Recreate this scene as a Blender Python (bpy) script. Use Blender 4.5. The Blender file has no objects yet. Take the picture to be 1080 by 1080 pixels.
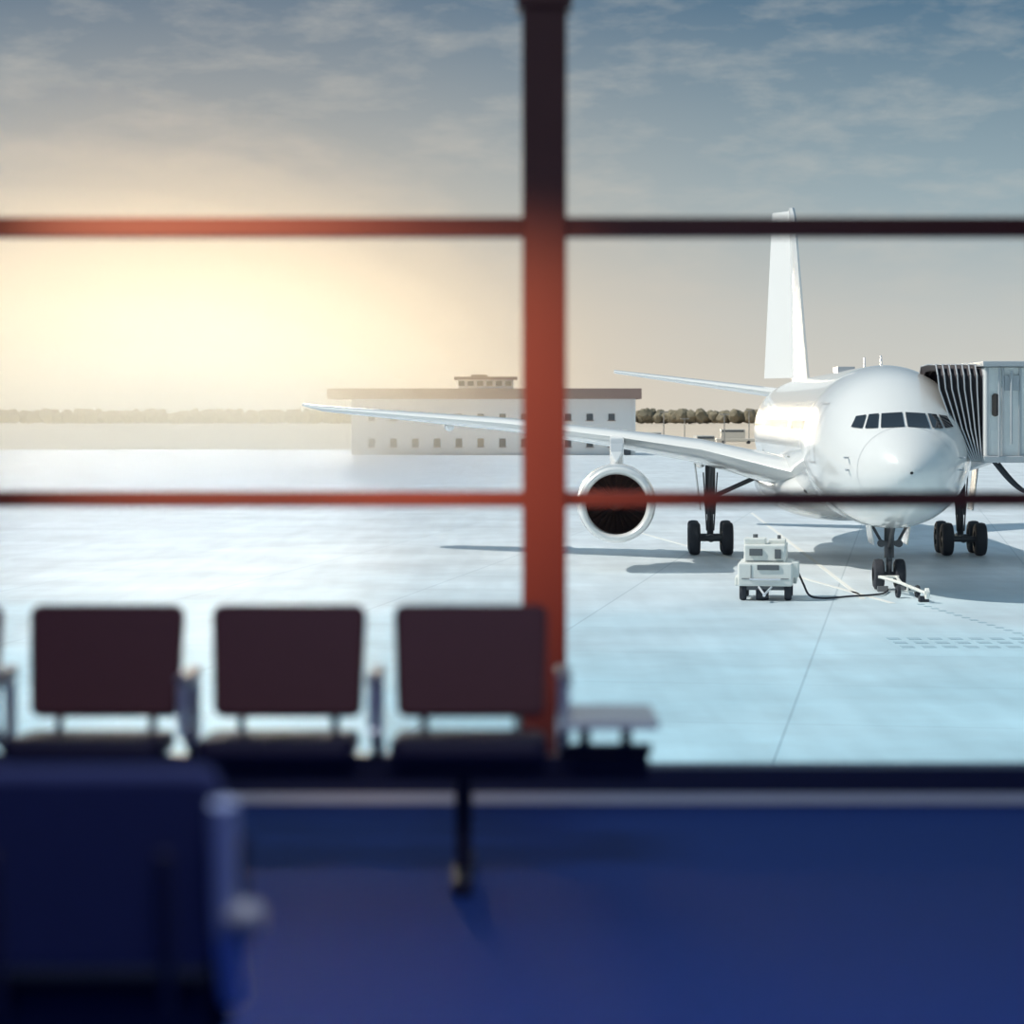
import bpy, bmesh, math, random
import numpy as np
from mathutils import Vector, Matrix, Euler
random.seed(4)
scene = bpy.context.scene
scene.view_settings.view_transform = 'Standard'
F = 2600.0
FLOOR = 4.54

def lin(c):
    out = []
    for v in c:
        v = v/255.0
        out.append(v/12.92 if v <= 0.04045 else ((v+0.055)/1.055)**2.4)
    return tuple(out)+(1.0,)

# ---------------------------------------------------------------- materials
def mat(name, col, rough=0.5, metal=0.0, coat=0.0, noise=0.06, nscale=3.0, bump=0.0, spec=0.5):
    m = bpy.data.materials.new(name); m.use_nodes = True
    nt = m.node_tree; b = nt.nodes['Principled BSDF']
    b.inputs['Roughness'].default_value = rough
    b.inputs['Metallic'].default_value = metal
    b.inputs['Coat Weight'].default_value = coat
    b.inputs['Coat Roughness'].default_value = 0.05
    b.inputs['Specular IOR Level'].default_value = spec
    tc = nt.nodes.new('ShaderNodeTexCoord')
    nz = nt.nodes.new('ShaderNodeTexNoise'); nz.inputs['Scale'].default_value = nscale
    nz.inputs['Detail'].default_value = 4
    nt.links.new(tc.outputs['Object'], nz.inputs['Vector'])
    mx = nt.nodes.new('ShaderNodeMix'); mx.data_type = 'RGBA'
    c = col
    mx.inputs[6].default_value = tuple(v*(1-noise) for v in c[:3])+(1,)
    mx.inputs[7].default_value = tuple(min(1, v*(1+noise)) for v in c[:3])+(1,)
    nt.links.new(nz.outputs['Fac'], mx.inputs[0])
    nt.links.new(mx.outputs[2], b.inputs['Base Color'])
    if bump:
        bp = nt.nodes.new('ShaderNodeBump'); bp.inputs['Strength'].default_value = bump
        nt.links.new(nz.outputs['Fac'], bp.inputs['Height'])
        nt.links.new(bp.outputs['Normal'], b.inputs['Normal'])
    return m

M = {}
M['paint'] = mat('aircraft_paint', (0.71, 0.715, 0.70, 1), 0.22, 0, 0.6, 0.03, 0.4)
M['paint_grey'] = mat('aircraft_grey', (0.42, 0.45, 0.48, 1), 0.35)
M['fin_grey'] = mat('fin_livery', (0.55, 0.57, 0.58, 1), 0.3)
M['line'] = mat('panel_line', (0.38, 0.38, 0.38, 1), 0.5)
M['glass_dark'] = mat('cockpit_glass', (0.012, 0.016, 0.022, 1), 0.06, 0, 0.5)
M['lip'] = mat('nacelle_lip', (0.78, 0.78, 0.76, 1), 0.25, 0.25)
M['duct'] = mat('inlet_duct', (0.20, 0.11, 0.08, 1), 0.5)
M['fan'] = mat('fan_blades', (0.14, 0.08, 0.065, 1), 0.4, 0.2)
M['metal'] = mat('gear_metal', (0.35, 0.36, 0.38, 1), 0.4, 0.5)
M['geardark'] = mat('gear_dark', (0.08, 0.085, 0.095, 1), 0.5, 0.3)
M['rubber'] = mat('tyre_rubber', (0.03, 0.033, 0.042, 1), 0.75)
M['gpu'] = mat('unit_enamel', (0.74, 0.75, 0.71, 1), 0.4)
M['gpu_d'] = mat('unit_dark', (0.12, 0.13, 0.14, 1), 0.5)
M['cab'] = mat('bridge_panel', (0.76, 0.76, 0.74, 1), 0.45)
M['cab_d'] = mat('bridge_panel_grey', (0.42, 0.44, 0.46, 1), 0.45)
M['bellow'] = mat('bellows_fabric', (0.06, 0.05, 0.055, 1), 0.8)
M['build'] = mat('building_render', (0.82, 0.79, 0.76, 1), 0.8)
M['fascia'] = mat('building_fascia', (0.30, 0.20, 0.165, 1), 0.8)
M['bwin'] = mat('building_glass', (0.10, 0.11, 0.12, 1), 0.3)
M['leather'] = mat('seat_leather', (0.135, 0.036, 0.046, 1), 0.55, 0, 0, 0.1, 30, 0.05)
M['pan'] = mat('seat_cushion_dark', (0.025, 0.018, 0.05, 1), 0.6, 0, 0, 0.1, 30, 0.05)
M['leather_n'] = mat('seat_fabric_navy', (0.034, 0.042, 0.12, 1), 0.8, 0, 0, 0.1, 30, 0.05, 0.2)
M['pan_n'] = mat('seat_cushion_navy', (0.012, 0.016, 0.05, 1), 0.8, 0, 0, 0.1, 30, 0.05, 0.2)
M['chrome'] = mat('polished_alu', (0.85, 0.86, 0.90, 1), 0.3, 0.6)
M['strut'] = mat('strut_blue_grey', (0.40, 0.46, 0.66, 1), 0.5, 0.0)
M['armpad'] = mat('arm_pad_grey', (0.30, 0.30, 0.34, 1), 0.4)
M['beam'] = mat('bench_beam', (0.03, 0.028, 0.06, 1), 0.4, 0.3)
M['arm_n'] = mat('arm_matt_navy', (0.012, 0.014, 0.04, 1), 0.9, 0, 0, .05, 3, 0, .05)
M['tabletop'] = mat('table_laminate', (0.80, 0.83, 0.85, 1), 0.2)
M['frame'] = mat('window_frame_paint', (0.15, 0.036, 0.028, 1), 0.5, 0, 0, 0.05, 5)
M['sill'] = mat('sill_paint', (0.02, 0.028, 0.09, 1), 0.5)
M['trim'] = mat('trim_white', (0.85, 0.90, 0.95, 1), 0.3)
M['wall'] = mat('wall_plaster', (0.20, 0.22, 0.28, 1), 0.9)
M['ceil'] = mat('ceiling_panel', (0.35, 0.36, 0.40, 1), 0.9)
M['conc'] = mat('terminal_concrete', (0.45, 0.45, 0.44, 1), 0.9)
M['mark_w'] = mat('marking_paint_white', (0.80, 0.80, 0.76, 1), 0.6)
M['mark_d'] = mat('marking_paint_dark', (0.34, 0.48, 0.55, 1), 0.6)
M['carpaint'] = mat('vehicle_paint', (0.65, 0.62, 0.56, 1), 0.3)
M['pole'] = mat('pole_galvanised', (0.35, 0.34, 0.33, 1), 0.5, 0.4)

# ---------------------------------------------------------------- mesh helpers
class MB:
    def __init__(s): s.v = []; s.f = []
    def box(s, c, size, rot=None):
        x, y, z = [q/2 for q in size]; b = len(s.v)
        R = Euler(rot).to_matrix() if rot else Matrix.Identity(3)
        for p in [(-x,-y,-z),(x,-y,-z),(x,y,-z),(-x,y,-z),(-x,-y,z),(x,-y,z),(x,y,z),(-x,y,z)]:
            s.v.append(tuple(R @ Vector(p) + Vector(c)))
        s.f += [tuple(b+i for i in q) for q in [(0,3,2,1),(4,5,6,7),(0,1,5,4),(1,2,6,5),(2,3,7,6),(3,0,4,7)]]
        return s
    def cyl(s, p0, p1, r0, r1=None, n=16, caps=True):
        if r1 is None: r1 = r0
        p0 = Vector(p0); p1 = Vector(p1); d = (p1-p0).normalized()
        a = Vector((0,0,1)) if abs(d.z) < 0.9 else Vector((1,0,0))
        u = d.cross(a).normalized(); w = d.cross(u); b = len(s.v)
        for p, r in ((p0, r0), (p1, r1)):
            for i in range(n):
                t = 2*math.pi*i/n
                s.v.append(tuple(p + u*math.cos(t)*r + w*math.sin(t)*r))
        for i in range(n):
            j = (i+1) % n
            s.f.append((b+i, b+j, b+n+j, b+n+i))
        if caps:
            s.f.append(tuple(b+i for i in range(n-1, -1, -1)))
            s.f.append(tuple(b+n+i for i in range(n)))
        return s
    def tube(s, pts, r, n=8):
        for a, b in zip(pts[:-1], pts[1:]): s.cyl(a, b, r, r, n)
        return s
    def grid(s, rows, closed=False):
        b = len(s.v); n = len(rows[0])
        for r in rows: s.v += [tuple(p) for p in r]
        for i in range(len(rows)-1):
            for j in range(n if closed else n-1):
                k = (j+1) % n
                s.f.append((b+i*n+j, b+i*n+k, b+(i+1)*n+k, b+(i+1)*n+j))
        return s
    def cap(s, row):
        b = len(s.v); s.v += [tuple(p) for p in row]; s.f.append(tuple(range(b, b+len(row)))); return s
    def lathe(s, c, prof, n=48, axis='y'):
        rows = []
        for (o, r) in prof:
            row = []
            for i in range(n):
                t = 2*math.pi*i/n
                if axis == 'y': row.append((c[0]+r*math.cos(t), c[1]+o, c[2]+r*math.sin(t)))
                else: row.append((c[0]+o, c[1]+r*math.cos(t), c[2]+r*math.sin(t)))
            rows.append(row)
        return s.grid(rows, True)
    def prism(s, outline, t, Mx):
        n = len(outline); b = len(s.v)
        for y in (-t/2, t/2):
            for (x, z) in outline: s.v.append(tuple(Mx @ Vector((x, y, z))))
        s.f.append(tuple(b+i for i in range(n))); s.f.append(tuple(b+n+i for i in range(n-1, -1, -1)))
        for i in range(n):
            j = (i+1) % n; s.f.append((b+i, b+n+i, b+n+j, b+j))
        return s
    def obj(s, name, m, parent=None, smooth=False, bevel=0, solid=0):
        me = bpy.data.meshes.new(name); me.from_pydata(s.v, [], s.f)
        bm = bmesh.new(); bm.from_mesh(me)
        bmesh.ops.recalc_face_normals(bm, faces=bm.faces); bm.to_mesh(me); bm.free()
        me.materials.append(m)
        o = bpy.data.objects.new(name, me); scene.collection.objects.link(o)
        if smooth:
            for p in me.polygons: p.use_smooth = True
            try: me.set_sharp_from_angle(angle=math.radians(40))
            except Exception: pass
        if solid:
            md = o.modifiers.new('s', 'SOLIDIFY'); md.thickness = solid
        if bevel:
            md = o.modifiers.new('b', 'BEVEL'); md.width = bevel; md.segments = 3; md.limit_method = 'ANGLE'
        if parent: o.parent = parent
        return o

def empty(name, loc=(0,0,0), rz=0.0):
    e = bpy.data.objects.new(name, None); scene.collection.objects.link(e)
    e.location = loc; e.rotation_euler = (0, 0, rz); e.empty_display_size = 0.2
    return e

def rrect(w0, w1, h, r, z0=0, n=6):
    pts = []
    cs = [(w1/2-r, z0+h-r, 0), (-w1/2+r, z0+h-r, 90), (-w0/2+r, z0+r, 180), (w0/2-r, z0+r, 270)]
    for cx, cz, a0 in cs:
        for i in range(n+1):
            a = math.radians(a0+90*i/n); pts.append((cx+r*math.cos(a), cz+r*math.sin(a)))
    return pts

def pchip(xs, ys, x):
    xs = np.array(xs, float); ys = np.array(ys, float)
    h = np.diff(xs); d = np.diff(ys)/h; m = np.zeros(len(xs))
    m[0] = d[0]; m[-1] = d[-1]
    for i in range(1, len(xs)-1):
        if d[i-1]*d[i] > 0:
            w1 = 2*h[i]+h[i-1]; w2 = h[i]+2*h[i-1]
            m[i] = (w1+w2)/(w1/d[i-1]+w2/d[i])
    k = int(min(max(np.searchsorted(xs, x)-1, 0), len(xs)-2))
    t = (x-xs[k])/h[k]; t = min(max(t, 0), 1)
    return ((1+2*t)*(1-t)**2*ys[k] + t*(1-t)**2*h[k]*m[k] + t*t*(3-2*t)*ys[k+1] + t*t*(t-1)*h[k]*m[k+1])

# ================================================================= AIRPLANE
RZ = -math.radians(2.6)
plane = empty('airplane', (12.60, 77.7, 0), RZ)
SS = [0, .15, .5, 1.0, 1.8, 2.6, 3.6, 5, 6.5, 8.2, 12, 30, 38, 42, 46, 50, 54, 57.5]
TOP = [4.15, 4.55, 4.92, 5.28, 5.75, 6.30, 6.88, 7.36, 7.60, 7.72, 7.74, 7.74, 7.74, 7.74, 7.72, 7.65, 7.48, 7.10]
BOT = [4.15, 3.75, 3.40, 3.07, 2.74, 2.52, 2.34, 2.18, 2.11, 2.08, 2.08, 2.08, 2.08, 2.5, 3.35, 4.4, 5.5, 6.45]
RX = [0.0, .44, .86, 1.25, 1.68, 2.00, 2.30, 2.59, 2.75, 2.82, 2.82, 2.82, 2.82, 2.75, 2.42, 1.82, 1.08, .32]
US = [math.sqrt(q) for q in SS]
def sec(s):
    u = math.sqrt(max(s, 0))
    t = pchip(US, TOP, u); b = pchip(US, BOT, u); r = pchip(US, RX, u)
    return (t+b)/2, max((t-b)/2, 1e-3), max(r, 1e-3)
def surf(s, th, off=0.0):
    zc, rz, rx = sec(s)
    return (math.sin(th)*(rx+off), s, zc+math.cos(th)*(rz+off))
svals = [ (i/26)**2*9 for i in range(1, 27)] + list(np.linspace(10, 57.5, 40))
svals = [0.002] + svals
b = MB(); N = 72
rows = [[surf(s, 2*math.pi*i/N) for i in range(N)] for s in svals]
b.grid(rows, True); b.cap(rows[-1]); b.obj('fuselage', M['paint'], plane, True)
rows = []
for i in range(25):
    q = i/24; s = 16.5+21*q; k = math.sin(math.pi*q)**0.5 if 0 < q < 1 else 0.0
    rows.append([(math.sin(t)*(2.2+1.25*k), s, 3.1+math.cos(t)*(0.4+1.15*k)) for t in [2*math.pi*j/40 for j in range(40)]])
b = MB(); b.grid(rows, True); b.obj('belly_fairing', M['paint'], plane, True)

def s_of(x, z):
    lo, hi = 0.01, 10
    for _ in range(40):
        m_ = (lo+hi)/2; zc, rz, rx = sec(m_)
        if (x/rx)**2+((z-zc)/rz)**2 > 1: lo = m_
        else: hi = m_
    return hi
def front_patch(mb, quad, n=6, off=0.03):
    rows = []
    for i in range(n+1):
        v = i/n; row = []
        for j in range(n+1):
            u = j/n
            x = (1-v)*((1-u)*quad[0][0]+u*quad[1][0])+v*((1-u)*quad[3][0]+u*quad[2][0])
            z = (1-v)*((1-u)*quad[0][1]+u*quad[1][1])+v*((1-u)*quad[3][1]+u*quad[2][1])
            s = s_of(x, z)
            row.append((x*(1+off/2.2), s-off*0.8, z+off*0.6))
        rows.append(row)
    mb.grid(rows)
g = MB()
for sg in (-1, 1):
    front_patch(g, [(sg*.05, 5.60), (sg*.78, 5.56), (sg*.70, 6.02), (sg*.05, 6.06)])
    front_patch(g, [(sg*.87, 5.555), (sg*1.25, 5.54), (sg*1.08, 5.99), (sg*.78, 6.02)])
    front_patch(g, [(sg*1.33, 5.545), (sg*1.64, 5.58), (sg*1.46, 5.93), (sg*1.16, 5.98)])
g.obj('cockpit_windows', M['glass_dark'], plane, True)

def side_strip(mb, sg, s0, s1, z0, z1, off=0.015, n=6):
    rows = []
    for i in range(n+1):
        s = s0+(s1-s0)*i/n; row = []
        for j in range(n+1):
            z = z0+(z1-z0)*j/n; zc, rz, rx = sec(s)
            x = rx*math.sqrt(max(0, 1-((z-zc)/rz)**2))+off
            row.append((sg*x, s, z))
        rows.append(row)
    mb.grid(rows)
w = MB(); ln = MB()
for sg in (-1, 1):
    s = 8.6
    while s < 49:
        if not (16 < s < 17.2 or 33 < s < 34.3):
            side_strip(w, sg, s, s+.24, 5.45, 5.80, 0.012, 2)
        s += 0.53
    for ds in (5.4, 16.1, 33.1, 45.5):
        a, c_, z0, z1 = ds, ds+1.1, 4.35, 6.35
        side_strip(ln, sg, a, a+.05, z0, z1); side_strip(ln, sg, c_, c_+.05, z0, z1)
        side_strip(ln, sg, a, c_, z0, z0+.05); side_strip(ln, sg, a, c_, z1, z1+.05)
w.obj('cabin_windows', M['glass_dark'], plane); ln.obj('door_outlines', M['line'], plane)
rs = MB()
rs.grid([[surf(1.55, 2*math.pi*i/60, .006) for i in range(60)], [surf(1.565, 2*math.pi*i/60, .006) for i in range(60)]], True)
rs.obj('radome_seam', M['paint_grey'], plane)
an = MB()
an.prism([(0, 0), (.5, 0), (.45, .38), (.25, .38)], .05, Matrix.Translation((0.0, 9.0, 7.70)) @ Matrix.Rotation(math.pi/2, 4, 'Z'))
an.prism([(0, 0), (.5, 0), (.45, .45), (.25, .45)], .05, Matrix.Translation((0.0, 15.0, 7.70)) @ Matrix.Rotation(math.pi/2, 4, 'Z'))
an.box((0, 24, 7.82), (.7, 2.2, .25))
for sg in (-1, 1):
    an.cyl((sg*1.75, 2.2, 4.6), (sg*1.95, 1.95, 4.6), .03); an.cyl((sg*1.7, 2.2, 4.2), (sg*1.9, 1.95, 4.2), .03)
an.obj('antennas', M['paint_grey'], plane)

def airfoil(n=14):
    up = []; lo = []
    for i in range(n+1):
        x = 0.5*(1-math.cos(math.pi*i/n))
        y = 5*(0.2969*math.sqrt(x)-.126*x-.3516*x*x+.2843*x**3-.1036*x**4)
        up.append((x, y)); lo.append((x, -y*0.85))
    return up + lo[::-1][1:-1]
AF = airfoil()
def wing(name, secs, sg, m, vertical=False, smooth=True):
    rows = []
    for (l, sle, ch, z, th, tw) in secs:
        row = []
        for (u, v) in AF:
            if vertical: row.append((v*th, sle+u*ch, l))
            else: row.append((sg*l, sle+u*ch, z+v*th-u*tw))
        rows.append(row)
    mb = MB(); mb.grid(rows, True); mb.cap(rows[0]); mb.cap(rows[-1])
    return mb.obj(name, m, plane, smooth)
for sg, nm in ((-1, 'right'), (1, 'left')):
    WS = [(1.0, 16.6, 12.3, 3.55, 1.5, .5), (2.7, 18.0, 11.0, 3.80, 1.35, .5), (6, 20.1, 9.0, 4.60, 1.05, .45),
          (9.5, 22.2, 7.2, 5.10, .80, .35), (14, 25.0, 5.8, 5.62, .60, .25), (19, 28.1, 4.2, 6.00, .42, .15),
          (22.4, 30.3, 3.0, 6.25, .28, .05), (23.4, 31.2, 1.8, 6.42, .14, 0)]
    wing('wing_'+nm, WS, sg, M['paint'])
    wing('tailplane_'+nm, [(0.5, 48.2, 6.0, 7.0, .6, 0), (5, 51.3, 4.0, 7.65, .4, 0), (9.6, 54.3, 2.2, 8.30, .2, 0)], sg, M['paint'])
    ff = MB()
    for l, sc, z in ((5.8, 27.0, 3.95), (12.2, 28.3, 5.0), (16.8, 30.4, 5.5)):
        rows = []
        for i in range(13):
            q = i/12; r = .26*math.sin(math.pi*q)**.6 if 0 < q < 1 else .01
            rows.append([(sg*l+r*.8*math.cos(t), sc-1.5+4.2*q, z+r*math.sin(t)) for t in [2*math.pi*j/14 for j in range(14)]])
        ff.grid(rows, True)
    ff.obj('flap_fairings_'+nm, M['paint'], plane, True)
    c = (sg*9.35, 14.8, 2.60)
    e = MB(); e.lathe(c, [(.16, 1.42), (.5, 1.47), (1.4, 1.52), (2.8, 1.50), (4.0, 1.40), (5.0, 1.24), (5.0, 1.16), (3.5, 1.2)], 64)
    e.obj('nacelle_'+nm, M['paint'], plane, True)
    e = MB(); e.lathe(c, [(.35, 1.13), (.2, 1.145), (.08, 1.18), (.01, 1.25), (0, 1.30), (.02, 1.35), (.08, 1.39), (.16, 1.42)], 64)
    e.obj('inlet_lip_'+nm, M['lip'], plane, True)
    e = MB(); e.lathe(c, [(.35, 1.13), (1.0, 1.14), (2.2, 1.18), (2.2, .1)], 64); e.obj('inlet_duct_'+nm, M['duct'], plane, True)
    fb = MB()
    for k in range(26):
        t = 2*math.pi*k/26; rows = []
        for r in (.3, .7, 1.14):
            tw = .25+.5*(r-.3)
            cx, cz = math.cos(t), math.sin(t)
            wd = .16
            rows.append([(c[0]+r*cx-cz*wd*math.sin(tw)*q, c[1]+1.7+wd*math.cos(tw)*q, c[2]+r*cz+cx*wd*math.sin(tw)*q) for q in (-1, 0, 1)])
        fb.grid(rows)
    fb.lathe((c[0], c[1]+1.7, c[2]), [(-.75, .01), (-.6, .12), (-.3, .24), (0, .32), (.3, .34)], 32)
    fb.obj('fan_'+nm, M['fan'], plane, True)
    e = MB(); e.lathe(c, [(3.6, 1.0), (5.0, .9), (6.2, .62), (6.2, .45), (7.2, .03)], 40); e.obj('core_exhaust_'+nm, M['metal'], plane, True)
    rows = []
    for (s_, zt, zb, hw) in ((16.2, 4.20, 3.95, .05), (17.4, 4.55, 3.8, .24), (19.5, 4.85, 3.7, .28), (22.5, 5.15, 3.5, .28), (26.5, 4.75, 4.2, .12)):
        rows.append([(c[0]-hw, s_, zb), (c[0]+hw, s_, zb), (c[0]+hw, s_, zt), (c[0]-hw, s_, zt)])
    p = MB(); p.grid(rows, True); p.cap(rows[0]); p.cap(rows[-1]); p.obj('pylon_'+nm, M['paint'], plane, False, .05)
    gx = sg*5.35; gs = 28.3
    t = MB()
    for ds in (-.99, .99):
        for dx in (-.7, .7):
            w_ = .24
            cc = (gx+dx, gs+ds, .70)
            t.lathe(cc, [(-w_, .35), (-w_, .58), (-w_*.8, .67), (-w_*.3, .70), (w_*.3, .70), (w_*.8, .67), (w_, .58), (w_, .35)], 32, 'x')
    t.obj('main_tyres_'+nm, M['rubber'], plane, True)
    h = MB()
    for ds in (-.99, .99):
        h.cyl((gx-.92, gs+ds, .7), (gx+.92, gs+ds, .7), .12)
        for dx in (-.7, .7): h.cyl((gx+dx-.16, gs+ds, .7), (gx+dx+.16, gs+ds, .7), .36, .36, 24)
    h.cyl((gx, gs-1.05, .7), (gx, gs+1.05, .7), .16)
    h.cyl((gx, gs, .7), (gx, gs, 2.1), .14); h.cyl((gx, gs, 1.7), (gx, gs, 4.3), .22)
    h.cyl((gx, gs, 2.4), (gx-sg*2.2, gs, 3.4), .10); h.cyl((gx, gs-.1, 2.6), (gx, gs-2.0, 3.9), .08)
    h.cyl((gx, gs-.28, 1.1), (gx, gs-.5, 1.55), .07); h.cyl((gx, gs-.5, 1.55), (gx, gs-.2, 2.0), .07)
    h.cyl((gx-.15, gs-.1, 1.0), (gx-.3, gs-.15, 3.5), .03); h.cyl((gx+.15, gs-.1, 1.0), (gx+.3, gs-.15, 3.5), .03)
    h.obj('main_leg_'+nm, M['geardark'], plane, True)
    d = MB(); d.box((gx+sg*.55, gs, 2.9), (.06, 1.5, 2.0), (0, sg*.12, 0)); d.obj('gear_door_'+nm, M['paint'], plane, False, .02)
t = MB()
for dx in (-.36, .36):
    t.lathe((dx, 6.7, .53), [(-.18, .25), (-.18, .42), (-.13, .51), (0, .53), (.13, .51), (.18, .42), (.18, .25)], 32, 'x')
t.obj('nose_tyres', M['rubber'], plane, True)
h = MB(); h.cyl((-.5, 6.7, .53), (.5, 6.7, .53), .09)
for dx in (-.36, .36): h.cyl((dx-.12, 6.7, .53), (dx+.12, 6.7, .53), .27, .27, 20)
h.cyl((0, 6.7, .5), (0, 6.65, 1.4), .10); h.cyl((0, 6.65, 1.1), (0, 6.6, 2.5), .17)
h.cyl((0, 6.5, 1.5), (0, 5.0, 2.4), .08); h.cyl((0, 6.4, .75), (0, 6.15, 1.05), .06); h.cyl((0, 6.15, 1.05), (0, 6.45, 1.4), .06)
h.cyl((-.2, 6.5, 1.5), (-.7, 6.5, 2.4), .05); h.cyl((.2, 6.5, 1.5), (.7, 6.5, 2.4), .05)
h.box((0, 6.4, 1.62), (.75, .12, .14))
h.cyl((-.3, 6.45, 1.6), (-.3, 6.3, 1.6), .13); h.cyl((.3, 6.45, 1.6), (.3, 6.3, 1.6), .13)
h.obj('nose_leg', M['geardark'], plane, True)
d = MB()
for sg in (-1, 1): d.box((sg*.62, 7.0, 1.9), (.05, 1.7, .7), (0, sg*.15, 0))
d.obj('nose_gear_doors', M['paint'], plane, False, .02)
def fz(z):
    q = (z-7.4)/9.7
    return 44.0+10.3*q, 50.6+5.3*q, 53.6+4.0*q
zs = [7.3, 9, 11, 13, 15, 16.7, 17.15]
fin = []
for z in zs:
    le, hi, te = fz(z)
    le += (1.0 if z > 17 else 0); th = .42-.026*(z-7.3)
    fin.append([(0, le, z), (th*.6, le+.25*(hi-le), z), (th, le+.6*(hi-le), z), (th*.8, hi, z), (-th*.8, hi, z), (-th, le+.6*(hi-le), z), (-th*.6, le+.25*(hi-le), z)])
b = MB(); b.grid(fin, True); b.cap(fin[-1]); b.obj('tail_fin', M['paint'], plane, True)
rud = []
A = math.radians(33)
for z in [7.9, 9, 11, 13, 15, 16.7, 17.0]:
    le, hi, te = fz(z); ch = te-hi; th = (.42-.026*(z-7.3))*.75
    def rr(x, y): return (x*math.cos(A)-y*math.sin(A), hi+x*math.sin(A)+y*math.cos(A), z)
    rud.append([rr(th, 0), rr(th*.4, ch*.6), rr(0.02, ch), rr(-0.02, ch), rr(-th*.4, ch*.6), rr(-th, 0)])
b = MB(); b.grid(rud, True); b.cap(rud[0]); b.cap(rud[-1]); b.obj('rudder', M['paint'], plane, True)

# ================================================================= JET BRIDGE
jb = empty('jet_bridge', (0, 0, 0.03))
ribs = 7; rowsb = []; tubes = MB()
def ribpts(q, ins):
    xt = 13.95+1.5*q; xb = 15.05+.4*q
    y0, y1 = 80.8+ins, 84.4-ins
    pts = []
    for (fx, y, z) in [(0, y0, 4.45), (.35, y0, 5.5), (.8, y0, 6.8), (.95, y0, 7.25), (1, y0+.35, 7.58-ins), (1, (y0+y1)/2, 7.62-ins), (1, y1-.35, 7.58-ins), (.95, y1, 7.25), (.8, y1, 6.8), (.35, y1, 5.5), (0, y1, 4.45)]:
        e = math.sin(fx*math.pi/2)
        pts.append((xb+(xt-xb)*e, y, z))
    return pts
n = 2*ribs+1
for i in range(n):
    rowsb.append(ribpts(i/(n-1), 0 if i % 2 == 0 else .16))
    if i % 2 == 0: tubes.tube(ribpts(i/(n-1), -.02), .025, 6)
mb = MB(); mb.grid(rowsb); mb.obj('bellows', M['bellow'], jb, False, 0, .02)
tubes.obj('bellows_ribs', M['cab_d'], jb)
c = MB(); c.box((17.1, 82.6, 6.05), (3.3, 3.9, 2.95)); c.obj('cab', M['cab'], jb, False, .06)
c = MB(); c.box((17.3, 82.5, 7.62), (3.9, 4.3, .18)); c.box((17.2, 82.5, 4.5), (3.6, 4.1, .22)); c.obj('cab_roof_and_sill', M['cab_d'], jb, False, .03)
c = MB()
for x in (15.55, 16.05, 16.62, 17.0, 17.6, 18.2): c.box((x, 80.62, 6.05), (.07, .1, 2.9))
c.box((16.35, 80.6, 7.0), (.5, .06, .5)); c.cyl((16.3, 80.45, 5.0), (16.3, 80.45, 7.4), .04); c.cyl((15.9, 80.45, 4.6), (15.9, 80.45, 7.5), .03)
c.obj('cab_posts', M['cab_d'], jb)
c = MB(); c.prism(rrect(.22, .22, .75, .1, 0), .05, Matrix.Translation((15.80, 80.62, 5.9))); c.box((17.3, 80.62, 6.3), (.5, .05, .9)); c.box((17.9, 80.62, 6.3), (.45, .05, .9))
c.obj('cab_windows', M['glass_dark'], jb)
c = MB(); c.box((26.5, 82.6, 5.9), (15.5, 3.0, 2.8)); c.obj('tunnel', M['cab'], jb, False, .05)
c = MB()
for i in range(15): c.box((19.4+i, 81.05, 5.9), (.12, .1, 2.7))
c.box((26.5, 82.6, 7.35), (15.6, 3.2, .12)); c.obj('tunnel_ribs', M['cab_d'], jb)
c = MB()
for y in (81.4, 83.8): c.cyl((23, y, .5), (23, y, 4.6), .22)
c.box((23, 82.6, 1.0), (.5, 3.4, .4)); c.box((23, 82.6, 4.4), (.6, 3.4, .4))
c.cyl((33, 82.6, 0), (33, 82.6, 4.6), .5)
c.obj('bridge_columns', M['cab_d'], jb)
c = MB()
for y in (81.4, 83.8): c.lathe((23, y, .55), [(-.25, .2), (-.25, .5), (0, .55), (.25, .5), (.25, .2)], 24, 'x')
c.obj('bridge_wheels', M['rubber'], jb, True)
hz = [(15.75+1.6*q, 80.7, 4.45-1.05*math.sin(q*math.pi*.62)) for q in [i/16 for i in range(17)]]
c = MB(); c.tube(hz, .07, 8); c.tube([(p[0]+.2, p[1]+.1, p[2]-.08) for p in hz], .05, 8)
c.cyl((17.35, 80.7, 3.4), (17.9, 80.9, 4.5), .07)
c.obj('air_hose', M['rubber'], jb, True)

# ================================================================= GROUND POWER UNIT
g = empty('ground_power_unit', (8.30, 80.4, 0), math.radians(-8))
c = MB(); c.box((0, 0, .85), (1.75, 2.5, .75)); c.box((-.02, .1, 1.5), (1.35, 2.1, .6)); c.obj('body', M['gpu'], g, False, .06)
c = MB(); c.box((-.35, -.3, 1.88), (.7, .9, .22)); c.box((.35, .2, 1.86), (.55, .9, .14)); c.box((.95, -.6, 1.0), (.25, .8, .5)); c.box((-.92, 0, .62), (.12, 2.3, .28)); c.box((.92, .6, .62), (.12, 1.0, .28))
c.obj('control_housing', M['gpu'], g, False, .04)
c = MB(); c.box((.1, -1.27, 1.08), (.7, .04, .16)); c.box((-.3, -.98, 1.55), (.42, .04, .22)); c.box((.4, -.98, 1.5), (.2, .04, .3))
c.box((-.02, -.965, 1.27), (1.2, .02, .02)); c.box((0, -1.26, .72), (1.5, .02, .02)); c.box((-.45, -1.26, .9), (.02, .02, .5))
c.box((0, 0, .42), (1.2, 2.1, .16)); c.cyl((-.35, -.2, 1.98), (-.35, -.2, 2.1), .08); c.cyl((.4, .3, 1.92), (.4, .3, 2.05), .06)
c.obj('panels_and_chassis', M['gpu_d'], g)
c = MB()
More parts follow.
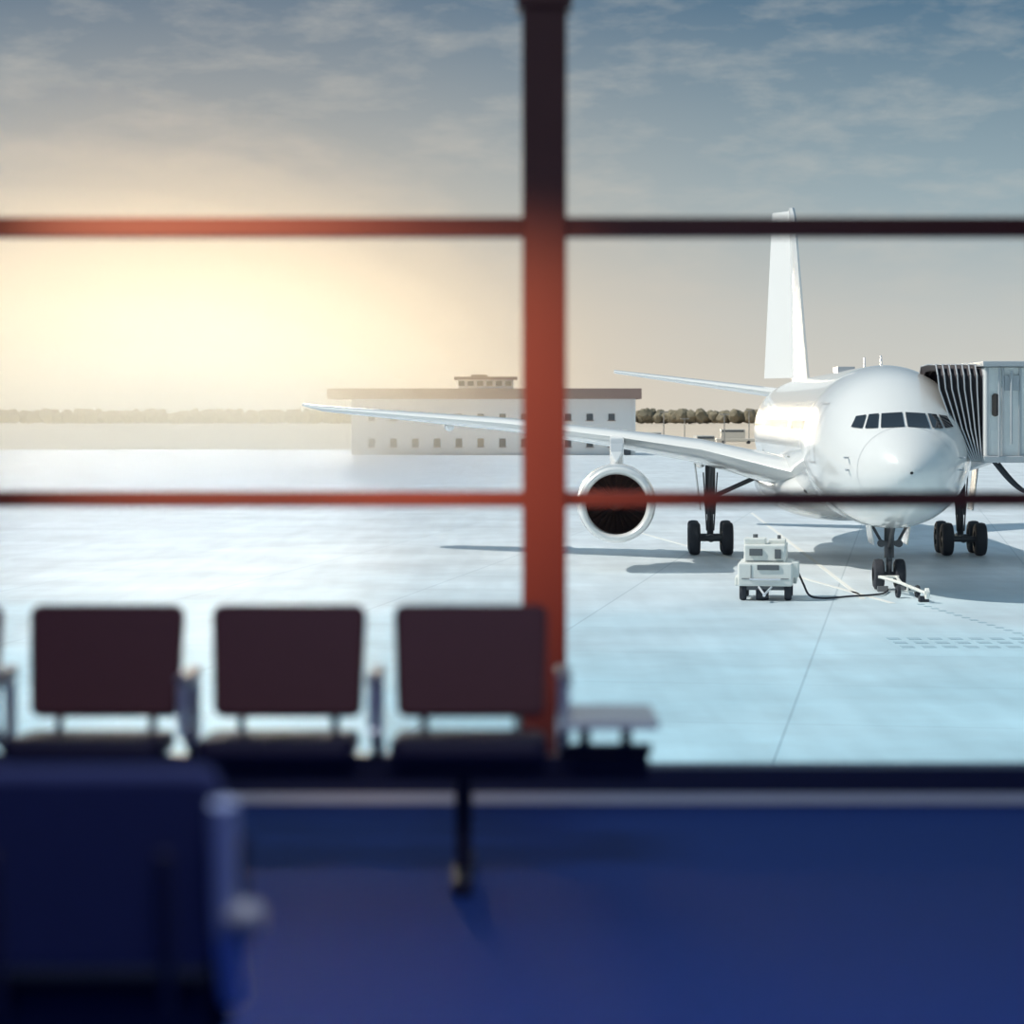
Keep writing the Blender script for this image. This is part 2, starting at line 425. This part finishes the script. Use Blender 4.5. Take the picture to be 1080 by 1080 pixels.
for x in (-.72, .72):
    for y in (-.85, .85): c.lathe((x, y, .30), [(-.11, .12), (-.11, .26), (-.06, .3), (.06, .3), (.11, .26), (.11, .12)], 24, 'x')
c.lathe((-.1, -.9, .22), [(-.2, .08), (-.2, .2), (0, .22), (.2, .2), (.2, .08)], 20, 'x')
c.obj('wheels', M['rubber'], g, True)
c = MB()
for x in (-.72, .72):
    for y in (-.85, .85): c.cyl((x-.09, y, .3), (x+.09, y, .3), .13)
c.tube([(-.2, -1.25, .45), (0, -1.9, .25), (.2, -1.25, .45)], .035); c.cyl((0, -1.9, .25), (0, -2.1, .25), .05)
c.cyl((-.5, -1.3, .7), (.5, -1.3, .7), .03)
c.obj('hubs_and_drawbar', M['chrome'], g)
pts = [(9.25, 80.0, .95), (9.45, 79.9, .5), (9.6, 79.8, .1), (10.0, 79.6, .06), (10.5, 79.9, .06), (11.1, 80.6, .06), (11.7, 80.9, .06), (12.3, 81.6, .06), (12.65, 83.0, .06), (12.75, 83.6, .06)]
cu = bpy.data.curves.new('power_cable', 'CURVE'); cu.dimensions = '3D'; cu.bevel_depth = .035
sp = cu.splines.new('NURBS'); sp.points.add(len(pts)-1)
for q, p in zip(sp.points, pts): q.co = (*p, 1)
sp.use_endpoint_u = True; sp.order_u = 3; cu.materials.append(M['rubber'])
o = bpy.data.objects.new('power_cable', cu); scene.collection.objects.link(o)
tb = empty('tow_bar', (12.95, 80.4, 0), math.radians(4))
c = MB(); c.tube([(-.28, 3.0, .5), (0, 1.2, .42), (.1, -1.9, .30)], .055, 10); c.tube([(.28, 3.0, .5), (0, 1.2, .42)], .055, 10)
c.cyl((-.35, 3.0, .5), (.35, 3.0, .5), .05); c.cyl((-.3, .2, .22), (.3, .2, .22), .03); c.cyl((0, .2, .2), (0, .2, .42), .04)
c.lathe((.1, -2.05, .30), [(-.05, .1), (-.05, .18), (.05, .18), (.05, .1), (-.05, .1)], 20, 'x')
c.obj('bar', M['gpu'], tb, True)
c = MB()
for x in (-.32, .32): c.lathe((x, .2, .21), [(-.06, .08), (-.06, .19), (0, .21), (.06, .19), (.06, .08)], 20, 'x')
c.box((0.1, -1.6, .1), (.3, .25, .18))
c.obj('bar_wheels', M['rubber'], tb, True)
for sx in (0, 1):
    ch = MB(); ch.prism([(-.15, 0), (.15, 0), (.06, .18), (-.06, .18)], .35, Matrix.Translation((12.55+(0.75*sx), 83.45, .006)) @ Matrix.Rotation(math.pi/2, 4, 'Z'))
    ch.obj('wheel_chock', M['gpu_d'])

# ================================================================= AIRPORT BUILDING
D = 363.0
def PX(x, d): return (x-540)*d/F
def PZ(y, d): return 6+(437-y)*d/F
bl = empty('airport_building', (0, 0, 0.03))
x0, x1 = PX(372, D), PX(669, D); zt = PZ(420, D)
c = MB(); c.box(((x0+x1)/2, D+9, zt/2), (x1-x0, 18, zt)); c.obj('walls', M['build'], bl)
xa, xb_ = PX(346, D), PX(676, D); z0, z1 = PZ(421, D), PZ(410, D)
c = MB(); c.box(((xa+xb_)/2, D+8.5, (z0+z1)/2), (xb_-xa, 21, z1-z0)); c.obj('roof_fascia', M['fascia'], bl)
c = MB(); xc = PX(512, D); c.box((xc, D+8, z1+.75), (8.2, 8, 1.5)); c.obj('penthouse', M['build'], bl)
c = MB(); c.box((xc, D+8, z1+1.6), (9.4, 9, .4)); c.box((xc-1, D+8, z1+1.95), (2.4, 3, .4)); c.obj('penthouse_roof', M['fascia'], bl)
c = MB(); fr = MB()
for yy, hh in ((440, .95), (467, 1.2)):
    for x in range(392, 668, 23):
        c.box((PX(x, D), D-.02, PZ(yy, D)), (.95, .1, hh))
        fr.box((PX(x, D), D-.1, PZ(yy, D)-hh/2-.08), (1.2, .25, .1))
for x in range(486, 545, 10): c.box((PX(x, D), D+3.97, z1+.8), (.9, .1, .7))
c.box((PX(660, D), D-.02, 1.2), (1.5, .1, 2.4))
c.obj('windows', M['bwin'], bl); fr.obj('window_ledges', M['fascia'], bl)
c = MB()
for x in (372, 470, 570, 669): c.box((PX(x, D), D-.1, zt/2), (.35, .3, zt))
c.obj('pilasters', M['build'], bl)

# ================================================================= TREES, POLES, VEHICLES
tm = mat('dry_foliage', (.22, .19, .13, 1), .9, 0, 0, .5, .25)
bm = bmesh.new()
x = -620
while x < 620:
    for k in range(2):
        h = random.uniform(6.0, 9.5); w = random.uniform(2.5, 4.5)
        mtx = Matrix.Translation((x+random.uniform(-2, 2), 1480+random.uniform(0, 30), h*.5+.45)) @ Matrix.Diagonal((w, w, h*.5, 1))
        r = bmesh.ops.create_icosphere(bm, subdivisions=2, radius=1.0, matrix=mtx)
        for v in r['verts']:
            v.co += Vector((random.uniform(-.6, .6), random.uniform(-.6, .6), random.uniform(-.45, .5)))
    x += 3.0
me = bpy.data.meshes.new('tree_line'); bm.to_mesh(me); bm.free(); me.materials.append(tm)
o = bpy.data.objects.new('tree_line', me); scene.collection.objects.link(o)
for i, (x, d, h) in enumerate(((700, 520, 6.5), (722, 560, 5), (764, 480, 6), (790, 600, 7), (1050, 500, 7))):
    c = MB(); X = PX(x, d); c.cyl((X, d, 0), (X, d, h), .14, .09, 8); c.box((X, d, h), (2.0, .3, .2)); c.obj('light_pole', M['pole'])
def vehicle(x, d, name, L=5.0, H=1.9, rz=0):
    e = empty(name, (PX(x, d), d, 0), rz)
    c = MB(); c.box((0, 0, .75), (L, 1.9, .7)); c.box((-L*.08, 0, 1.1+(H-1.1)/2), (L*.62, 1.7, H-1.1)); c.obj('body', M['carpaint'], e, False, .12)
    c = MB(); c.box((-L*.08, 0, H-.38), (L*.56, 1.74, .4)); c.obj('glazing', M['bwin'], e)
    c = MB()
    for a in (-L*.32, L*.32):
        for y in (-.85, .85): c.cyl((a, y-.12, .35), (a, y+.12, .35), .35)
    c.obj('wheels', M['rubber'], e)
vehicle(690, 470, 'service_van', 6, 2.6); vehicle(745, 430, 'service_van', 5.5, 2.3, .3); vehicle(776, 500, 'service_truck', 8, 3.0)

# ================================================================= GROUND
def ground_mat():
    m = bpy.data.materials.new('apron_concrete'); m.use_nodes = True; nt = m.node_tree
    b = nt.nodes['Principled BSDF']; b.inputs['Roughness'].default_value = 0.42; b.inputs['Specular IOR Level'].default_value = .45
    g = nt.nodes.new('ShaderNodeNewGeometry')
    mp = nt.nodes.new('ShaderNodeMapping'); mp.inputs['Rotation'].default_value = (0, 0, math.radians(9)); mp.inputs['Location'].default_value = (2.2, 1.0, 0)
    nt.links.new(g.outputs['Position'], mp.inputs['Vector'])
    br = nt.nodes.new('ShaderNodeTexBrick'); br.offset = 0; br.inputs['Scale'].default_value = 1.0
    br.inputs['Brick Width'].default_value = 7.0; br.inputs['Row Height'].default_value = 7.0; br.inputs['Mortar Size'].default_value = .035
    br.inputs['Mortar Smooth'].default_value = .3
    br.inputs['Color1'].default_value = (.96, .97, .97, 1); br.inputs['Color2'].default_value = (1.0, 1.0, 1.0, 1); br.inputs['Mortar'].default_value = (.72, .76, .78, 1)
    nt.links.new(mp.outputs[0], br.inputs['Vector'])
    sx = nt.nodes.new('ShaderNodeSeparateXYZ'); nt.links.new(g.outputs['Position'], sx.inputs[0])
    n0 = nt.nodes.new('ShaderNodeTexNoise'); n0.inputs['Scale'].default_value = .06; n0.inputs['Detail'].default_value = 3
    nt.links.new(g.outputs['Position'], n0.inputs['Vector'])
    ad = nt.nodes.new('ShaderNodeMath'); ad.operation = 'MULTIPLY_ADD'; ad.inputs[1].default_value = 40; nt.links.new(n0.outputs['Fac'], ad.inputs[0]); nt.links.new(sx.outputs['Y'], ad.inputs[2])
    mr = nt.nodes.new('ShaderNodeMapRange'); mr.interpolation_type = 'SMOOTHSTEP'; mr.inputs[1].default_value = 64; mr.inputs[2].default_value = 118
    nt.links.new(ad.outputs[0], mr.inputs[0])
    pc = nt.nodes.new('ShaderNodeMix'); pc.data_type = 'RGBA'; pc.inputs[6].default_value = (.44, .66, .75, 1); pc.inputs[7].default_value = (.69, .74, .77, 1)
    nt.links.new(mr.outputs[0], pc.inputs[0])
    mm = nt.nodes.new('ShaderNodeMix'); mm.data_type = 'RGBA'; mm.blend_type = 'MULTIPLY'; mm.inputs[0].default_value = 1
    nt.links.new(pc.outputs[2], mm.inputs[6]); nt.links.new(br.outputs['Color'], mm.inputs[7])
    n1 = nt.nodes.new('ShaderNodeTexNoise'); n1.inputs['Scale'].default_value = .18; n1.inputs['Detail'].default_value = 6; n1.inputs['Roughness'].default_value = .6
    nt.links.new(g.outputs['Position'], n1.inputs['Vector'])
    mp2 = nt.nodes.new('ShaderNodeMapping'); mp2.inputs['Scale'].default_value = (1.6, .12, 1); mp2.inputs['Rotation'].default_value = (0, 0, .15)
    nt.links.new(g.outputs['Position'], mp2.inputs['Vector'])
    n2 = nt.nodes.new('ShaderNodeTexNoise'); n2.inputs['Scale'].default_value = .8; n2.inputs['Detail'].default_value = 5
    nt.links.new(mp2.outputs[0], n2.inputs['Vector'])
    r1 = nt.nodes.new('ShaderNodeMapRange'); r1.inputs[1].default_value = .3; r1.inputs[2].default_value = .7; r1.inputs[3].default_value = .84; r1.inputs[4].default_value = 1.14
    nt.links.new(n1.outputs['Fac'], r1.inputs[0])
    r2 = nt.nodes.new('ShaderNodeMapRange'); r2.inputs[1].default_value = .3; r2.inputs[2].default_value = .7; r2.inputs[3].default_value = .92; r2.inputs[4].default_value = 1.06
    nt.links.new(n2.outputs['Fac'], r2.inputs[0])
    mu = nt.nodes.new('ShaderNodeMath'); mu.operation = 'MULTIPLY'; nt.links.new(r1.outputs[0], mu.inputs[0]); nt.links.new(r2.outputs[0], mu.inputs[1])
    vm = nt.nodes.new('ShaderNodeVectorMath'); vm.operation = 'SCALE'
    nt.links.new(mm.outputs[2], vm.inputs[0]); nt.links.new(mu.outputs[0], vm.inputs['Scale'])
    nt.links.new(vm.outputs[0], b.inputs['Base Color'])
    return m
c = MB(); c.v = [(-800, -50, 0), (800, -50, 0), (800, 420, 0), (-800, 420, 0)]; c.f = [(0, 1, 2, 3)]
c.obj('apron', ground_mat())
M['grass'] = mat('dry_grass', (.60, .50, .39, 1), .9, 0, 0, .25, .02)
c = MB(); c.v = [(-4000, 420, 0), (4000, 420, 0), (4000, 6000, 0), (-4000, 6000, 0)]; c.f = [(0, 1, 2, 3)]
c.obj('grass_field', M['grass'])
c = MB()
for i in range(13):
    for j in range(3):
        c.box((10.2+i*.55, 63.6+j*1.15, .006), (.34, .5, .008))
for i in range(14): c.box((12.9+i*.02+.06*i, 77.8-i*.85, .006), (.22, .3, .008))
c.obj('stand_marking', M['mark_d'])
c = MB(); c.box((13.0, 115, .006), (.18, 70, .008), (0, 0, RZ)); c.box((8.5, 108, .006), (.2, 60, .008), (0, 0, .12)); c.obj('lead_in_line', M['mark_w'])

# added haze in place of lens flare on the left: forward-scattering air lit by added low sun,
# denser towards its core (nested layers)
hz_e = empty('added_flare_haze', (-28, 205, 2))
def haze(name, scl, dens, col):
    m = bpy.data.materials.new(name+'_air'); m.use_nodes = True; nt = m.node_tree
    for q in list(nt.nodes): nt.nodes.remove(q)
    o_ = nt.nodes.new('ShaderNodeOutputMaterial'); v = nt.nodes.new('ShaderNodeVolumeScatter')
    v.inputs['Color'].default_value = col; v.inputs['Density'].default_value = dens; v.inputs['Anisotropy'].default_value = 0.8
    nt.links.new(v.outputs[0], o_.inputs['Volume'])
    bm = bmesh.new(); bmesh.ops.create_icosphere(bm, subdivisions=5, radius=1.0)
    for q in bm.verts: q.co = Vector((q.co.x*scl[0], q.co.y*scl[1], q.co.z*scl[2]))
    me = bpy.data.meshes.new(name); bm.to_mesh(me); bm.free(); me.materials.append(m)
    for p in me.polygons: p.use_smooth = True
    o = bpy.data.objects.new(name, me); scene.collection.objects.link(o); o.parent = hz_e
HC = (1.0, .84, .62, 1)
for i, (sc_, dn) in enumerate((((37, 128, 27), .0004), ((34, 126, 23.5), .0008), ((31, 124, 20), .0013), ((27, 120, 16.5), .0018), ((22, 115, 13), .0022), ((17, 108, 9.5), .0026))):
    haze('flare_haze_layer_%d' % (i+1), sc_, dn, HC)

# ================================================================= LOUNGE
WY = 9.3
XL, XR = -5.18, 5.42
def box_obj(name, c, s, m, bevel=0): return MB().box(c, s).obj(name, m, None, False, bevel)
M['carpet'] = mat('blue_carpet', (.017, .062, .31, 1), .75, 0, 0, .15, 40, .1, .25)
box_obj('floor', ((XL+XR)/2, 3.2, FLOOR-.15), (XR-XL+.3, 12.5, .30), M['carpet'])
box_obj('ceiling', ((XL+XR)/2, 3.2, 9.0), (XR-XL+.3, 12.5, .2), M['ceil'])
box_obj('wall_left', (XL-.08, 3.2, (FLOOR+8.9)/2), (.15, 12.5, 8.9-FLOOR), M['wall'])
box_obj('wall_right', (XR+.08, 3.2, (FLOOR+8.9)/2), (.15, 12.5, 8.9-FLOOR), M['wall'])
box_obj('wall_back', ((XL+XR)/2, -3.0, (FLOOR+8.9)/2), (XR-XL, .15, 8.9-FLOOR), M['wall'])
box_obj('terminal_base', ((XL+XR)/2, 3.2, 2.12), (XR-XL+.3, 12.3, 4.22), M['conc'])
wn = empty('window_1', (0, 0, 0))
c = MB()
for x in (-5.08, -2.48, .1215, 2.72, 5.32):
    c.box((x, WY, (4.67+8.9)/2), (.165, .16, 8.9-4.67))
c.obj('mullions', M['frame'], wn, False, .006)
c = MB()
for x in (-2.48, .1215, 2.72): c.box((x, WY, 7.68), (.205, .2, .32))
c.obj('mullion_collars', M['frame'], wn, False, .006)
c = MB(); c.box(((XL+XR)/2, WY+.02, 6.705), (XR-XL, .08, .075)); c.box(((XL+XR)/2, WY+.02, 5.68), (XR-XL, .08, .057)); c.box(((XL+XR)/2, WY+.02, 7.85), (XR-XL, .08, .075))
c.obj('rails', M['frame'], wn, False, .005)
c = MB(); c.box(((XL+XR)/2, WY, 4.632), (XR-XL, .16, .088)); c.obj('bottom_rail', M['sill'], wn, False, .005)
gl = bpy.data.materials.new('window_glass'); gl.use_nodes = True; nt = gl.node_tree
for q in list(nt.nodes): nt.nodes.remove(q)
ou = nt.nodes.new('ShaderNodeOutputMaterial'); tr = nt.nodes.new('ShaderNodeBsdfTransparent'); gs_ = nt.nodes.new('ShaderNodeBsdfGlossy'); ms = nt.nodes.new('ShaderNodeMixShader')
tr.inputs[0].default_value = (.97, .99, 1.0, 1); gs_.inputs['Roughness'].default_value = .02; ms.inputs[0].default_value = .03
nt.links.new(tr.outputs[0], ms.inputs[1]); nt.links.new(gs_.outputs[0], ms.inputs[2]); nt.links.new(ms.outputs[0], ou.inputs[0])
c = MB(); c.v = [(XL, WY, 4.6), (XR, WY, 4.6), (XR, WY, 8.9), (XL, WY, 8.9)]; c.f = [(0, 1, 2, 3)]; c.obj('glass_pane', gl, wn)
box_obj('trim_1', ((XL+XR)/2, WY, FLOOR+.024), (XR-XL, .18, .048), M['trim'])

def bench(name, loc, rz, xs, leather, pan, armm, table=None, legs=(), beam=(0, 1), eo=.293, strut=False):
    e = empty(name, loc, rz)
    bk = MB(); pn = MB(); ar = MB(); fr = MB(); ch = MB()
    for x in xs:
        Mx = Matrix.Translation((x, 0.0, .49)) @ Matrix.Rotation(math.radians(-10), 4, 'X')
        bk.prism(rrect(.475, .495, .36, .035), .055, Mx)
        Mp = Matrix.Translation((x, -.03, .425)) @ Matrix.Rotation(math.radians(87), 4, 'X')
        pn.prism(rrect(.47, .48, .45, .05), .06, Mp)
        for q in (-.15, .15): fr.tube([(x+q, -.2, .37), (x+q, .0, .40), (x+q, .035, .52), (x+q, .07, .70)], .014, 8)
    ends = [xs[0]-eo] + [x+.293 for x in xs]
    for x in ends:
        ch.tube([(x, -.05, .36), (x, -.05, .62), (x, -.33, .62), (x, -.33, .50), (x, -.10, .40)], .019, 8)
        ar.box((x, -.19, .645), (.045, .32, .03))
    fr.box(((beam[0]+beam[1])/2, -.16, .355), (beam[1]-beam[0], .08, .075))
    for x in legs:
        fr.cyl((x, -.16, .03), (x, -.16, .34), .028, .028, 14)
        fr.box((x, -.16, .025), (.06, .56, .04)); fr.cyl((x, -.42, .0), (x, -.42, .03), .03); fr.cyl((x, .10, 0), (x, .10, .03), .03)
    bk.obj('seat_backs', leather, e, True, .015); pn.obj('seat_pans', pan, e, True, .018)
    ar.obj('arm_pads', armm[0], e, False, .01); ch.obj('arm_frames', armm[1], e, True); fr.obj('beam_and_legs', M['beam'], e, False, .004)
    if strut:
        s = MB(); x = ends[0]-.022
        s.tube([(x, -.05, .42), (x, .05, .56), (x, .10, .79)], .024, 12); s.obj('side_strut', M['strut'], e, True)
        s = MB(); s.lathe((x-.035, .07, .585), [(-.035, .004), (-.033, .020), (-.02, .030), (.0, .033), (.02, .030), (.035, .015)], 20, 'x'); s.cyl((x, .045, .585), (x-.03, .07, .585), .014)
        s.obj('recline_knob', M['armpad'], e, True)
    if table:
        t = MB(); Mt = Matrix.Translation((table, .05, .515)) @ Matrix.Rotation(math.radians(90), 4, 'X')
        t.prism(rrect(.30, .30, .48, .03), .022, Mt); t.obj('side_table_top', M['tabletop'], e, False, .004)
        t = MB()
        for dx in (-.07, .06): t.cyl((table+dx, -.16, .36), (table+dx, -.16, .505), .018)
        t.box((table, -.16, .41), (.28, .05, .03)); t.obj('table_posts', M['beam'], e)
    return e
P = .586
bench('airport_bench', (-.132, 7.9, FLOOR), 0, [-4*P, -3*P, -2*P, -P, 0], M['leather'], M['pan'], (M['armpad'], M['chrome']), .43, (-.02, -3.3*P), (-4*P-.3, .56))
bench('airport_bench', (-.755, 4.35, FLOOR), math.pi, [0, P, 2*P, 3*P], M['leather_n'], M['pan_n'], (M['arm_n'], M['arm_n']), None, (P*.5, P*2.5), (-.22, 3*P+.3), .235, True)

def spot(name, loc, target, energy, col, size, blend):
    e = empty(name, loc)
    d = (Vector(target)-Vector(loc)).normalized()
    c = MB(); c.cyl((0, 0, 0), (0, 0, 8.9-loc[2]), .02); c.cyl(tuple(-d*.2), tuple(-d*.02), .09, .11, 20, False); c.obj('added_housing', M['beam'], e)  # unseen fixture modelled around the added spot
    l = bpy.data.lights.new('flare_spot_light', 'SPOT'); l.energy = energy; l.color = col; l.spot_size = size; l.spot_blend = blend; l.shadow_soft_size = .08
    lo = bpy.data.objects.new('flare_spot_light', l); scene.collection.objects.link(lo); lo.parent = e
    lo.rotation_euler = d.to_track_quat('-Z', 'Y').to_euler()
spot('added_flare_spot', (-.3, 6.4, 7.9), (.02, WY, 5.85), 640, (1, .42, .20), math.radians(30), 1.0)  # added lamp, gives the mullion its orange flare tone
spot('added_flare_spot', (-2.2, 6.8, 8.2), (-1.05, WY, 6.25), 1300, (1, .62, .36), math.radians(38), 1.0)  # added lamp, puts the warm flare tone on the left rails
e = empty('added_fill_light', (0, 3.1, 8.88))  # added out-of-view fill, brightens seats and floor
c = MB(); c.box((0, 0, 0), (2.4, 1.3, .03)); c.obj('added_housing', M['ceil'], e)
l = bpy.data.lights.new('tube', 'AREA'); l.shape = 'RECTANGLE'; l.size = 2.2; l.size_y = 1.1; l.energy = 130; l.color = (.72, .80, 1.0)
lo = bpy.data.objects.new('tube', l); scene.collection.objects.link(lo); lo.parent = e; lo.location = (0, 0, -.03)

# ================================================================= SUN + WORLD
def sun(name, to, energy, col, ang):
    sl = bpy.data.lights.new(name, 'SUN'); sl.energy = energy; sl.color = col; sl.angle = math.radians(ang)
    so = bpy.data.objects.new(name, sl); scene.collection.objects.link(so)
    so.rotation_euler = (-Vector(to)).to_track_quat('-Z', 'Y').to_euler(); so.location = (0, 40, 60)
sun('sun', (-1.0, -.14, 1.05), 4.0, (1.0, .94, .85), .6)
a_, e_ = math.radians(-7.4), math.radians(2.5)
sun('added_low_sun', (math.sin(a_)*math.cos(e_), math.cos(a_)*math.cos(e_), math.sin(e_)), .72, (1.0, .80, .55), 9)  # added second sun, makes the haze glow and the left ground glint

wd = bpy.data.worlds.new('sky'); scene.world = wd; wd.use_nodes = True; nt = wd.node_tree
bg = nt.nodes['Background']
def N_(t, **k):
    n = nt.nodes.new(t)
    for a, v in k.items(): setattr(n, a, v)
    return n
def math_(op, a, b=None, c=None):
    n = N_('ShaderNodeMath', operation=op)
    for i, v in enumerate((a, b, c)):
        if v is None: continue
        if isinstance(v, (int, float)): n.inputs[i].default_value = v
        else: nt.links.new(v, n.inputs[i])
    return n.outputs[0]
tc = N_('ShaderNodeTexCoord'); sp_ = N_('ShaderNodeSeparateXYZ'); nt.links.new(tc.outputs['Generated'], sp_.inputs[0])
az = math_('ARCTAN2', sp_.outputs['X'], sp_.outputs['Y']); el = math_('ARCSINE', sp_.outputs['Z'])
rad = math.radians
elf = math_('DIVIDE', el, rad(40))
rp = N_('ShaderNodeValToRGB'); nt.links.new(elf, rp.inputs[0])
cr = rp.color_ramp
stops = [(0, (216, 213, 203)), (2.2/40, (198, 201, 197)), (5.0/40, (154, 174, 182)), (9.5/40, (86, 119, 143)), (1.0, (122, 158, 184))]
cr.elements[0].position = 0; cr.elements[0].color = lin(stops[0][1]); cr.elements[1].position = 1; cr.elements[1].color = lin(stops[-1][1])
for p, c_ in stops[1:-1]:
    q = cr.elements.new(p); q.color = lin(c_)
cv = N_('ShaderNodeCombineXYZ'); nt.links.new(math_('MULTIPLY', az, 22), cv.inputs[0]); nt.links.new(math_('MULTIPLY', el, 62), cv.inputs[1])
cn = N_('ShaderNodeTexNoise'); cn.inputs['Scale'].default_value = 1.0; cn.inputs['Detail'].default_value = 7; cn.inputs['Roughness'].default_value = .6; cn.inputs['Distortion'].default_value = .1
nt.links.new(cv.outputs[0], cn.inputs['Vector'])
cm = N_('ShaderNodeMapRange'); cm.inputs[1].default_value = .46; cm.inputs[2].default_value = .78; cm.inputs[3].default_value = 0; cm.inputs[4].default_value = .48
nt.links.new(cn.outputs['Fac'], cm.inputs[0])
mc = N_('ShaderNodeMix', data_type='RGBA'); nt.links.new(cm.outputs[0], mc.inputs[0]); nt.links.new(rp.outputs[0], mc.inputs[6]); mc.inputs[7].default_value = lin((202, 201, 194))
def gl_(a0, e0, wa, we):
    dx = math_('DIVIDE', math_('SUBTRACT', az, rad(a0)), rad(wa)); dy = math_('DIVIDE', math_('SUBTRACT', el, rad(e0)), rad(we))
    return math_('EXPONENT', math_('MULTIPLY', math_('ADD', math_('MULTIPLY', dx, dx), math_('MULTIPLY', dy, dy)), -1.0))
g0 = gl_(-8.0, 1.0, 11.0, 7.0); g1 = gl_(-7.0, 1.2, 8.0, 3.4); g2 = gl_(-7.5, 1.2, 5.0, 2.0)
m0 = N_('ShaderNodeMix', data_type='RGBA'); nt.links.new(math_('MULTIPLY', g0, .6), m0.inputs[0]); nt.links.new(mc.outputs[2], m0.inputs[6]); m0.inputs[7].default_value = lin((218, 190, 165))
mg = N_('ShaderNodeMix', data_type='RGBA'); nt.links.new(math_('MULTIPLY', g1, .9), mg.inputs[0]); nt.links.new(m0.outputs[2], mg.inputs[6]); mg.inputs[7].default_value = (.97, .78, .54, 1)
mh = N_('ShaderNodeMix', data_type='RGBA'); nt.links.new(math_('MULTIPLY', g2, .8), mh.inputs[0]); nt.links.new(mg.outputs[2], mh.inputs[6]); mh.inputs[7].default_value = (1.15, .98, .74, 1)
nt.links.new(mh.outputs[2], bg.inputs['Color']); bg.inputs['Strength'].default_value = 1.0

# ================================================================= CAMERA
cam = bpy.data.cameras.new('camera'); co = bpy.data.objects.new('camera', cam); scene.collection.objects.link(co)
co.location = (0, 0, 6.0); co.rotation_euler = (math.pi/2, 0, 0)
cam.sensor_width = 36; cam.lens = F/1080*36; cam.shift_y = -103/1080.0
cam.clip_start = .1; cam.clip_end = 8000
cam.dof.use_dof = True; cam.dof.focus_distance = 88; cam.dof.aperture_fstop = 1.75
scene.camera = co
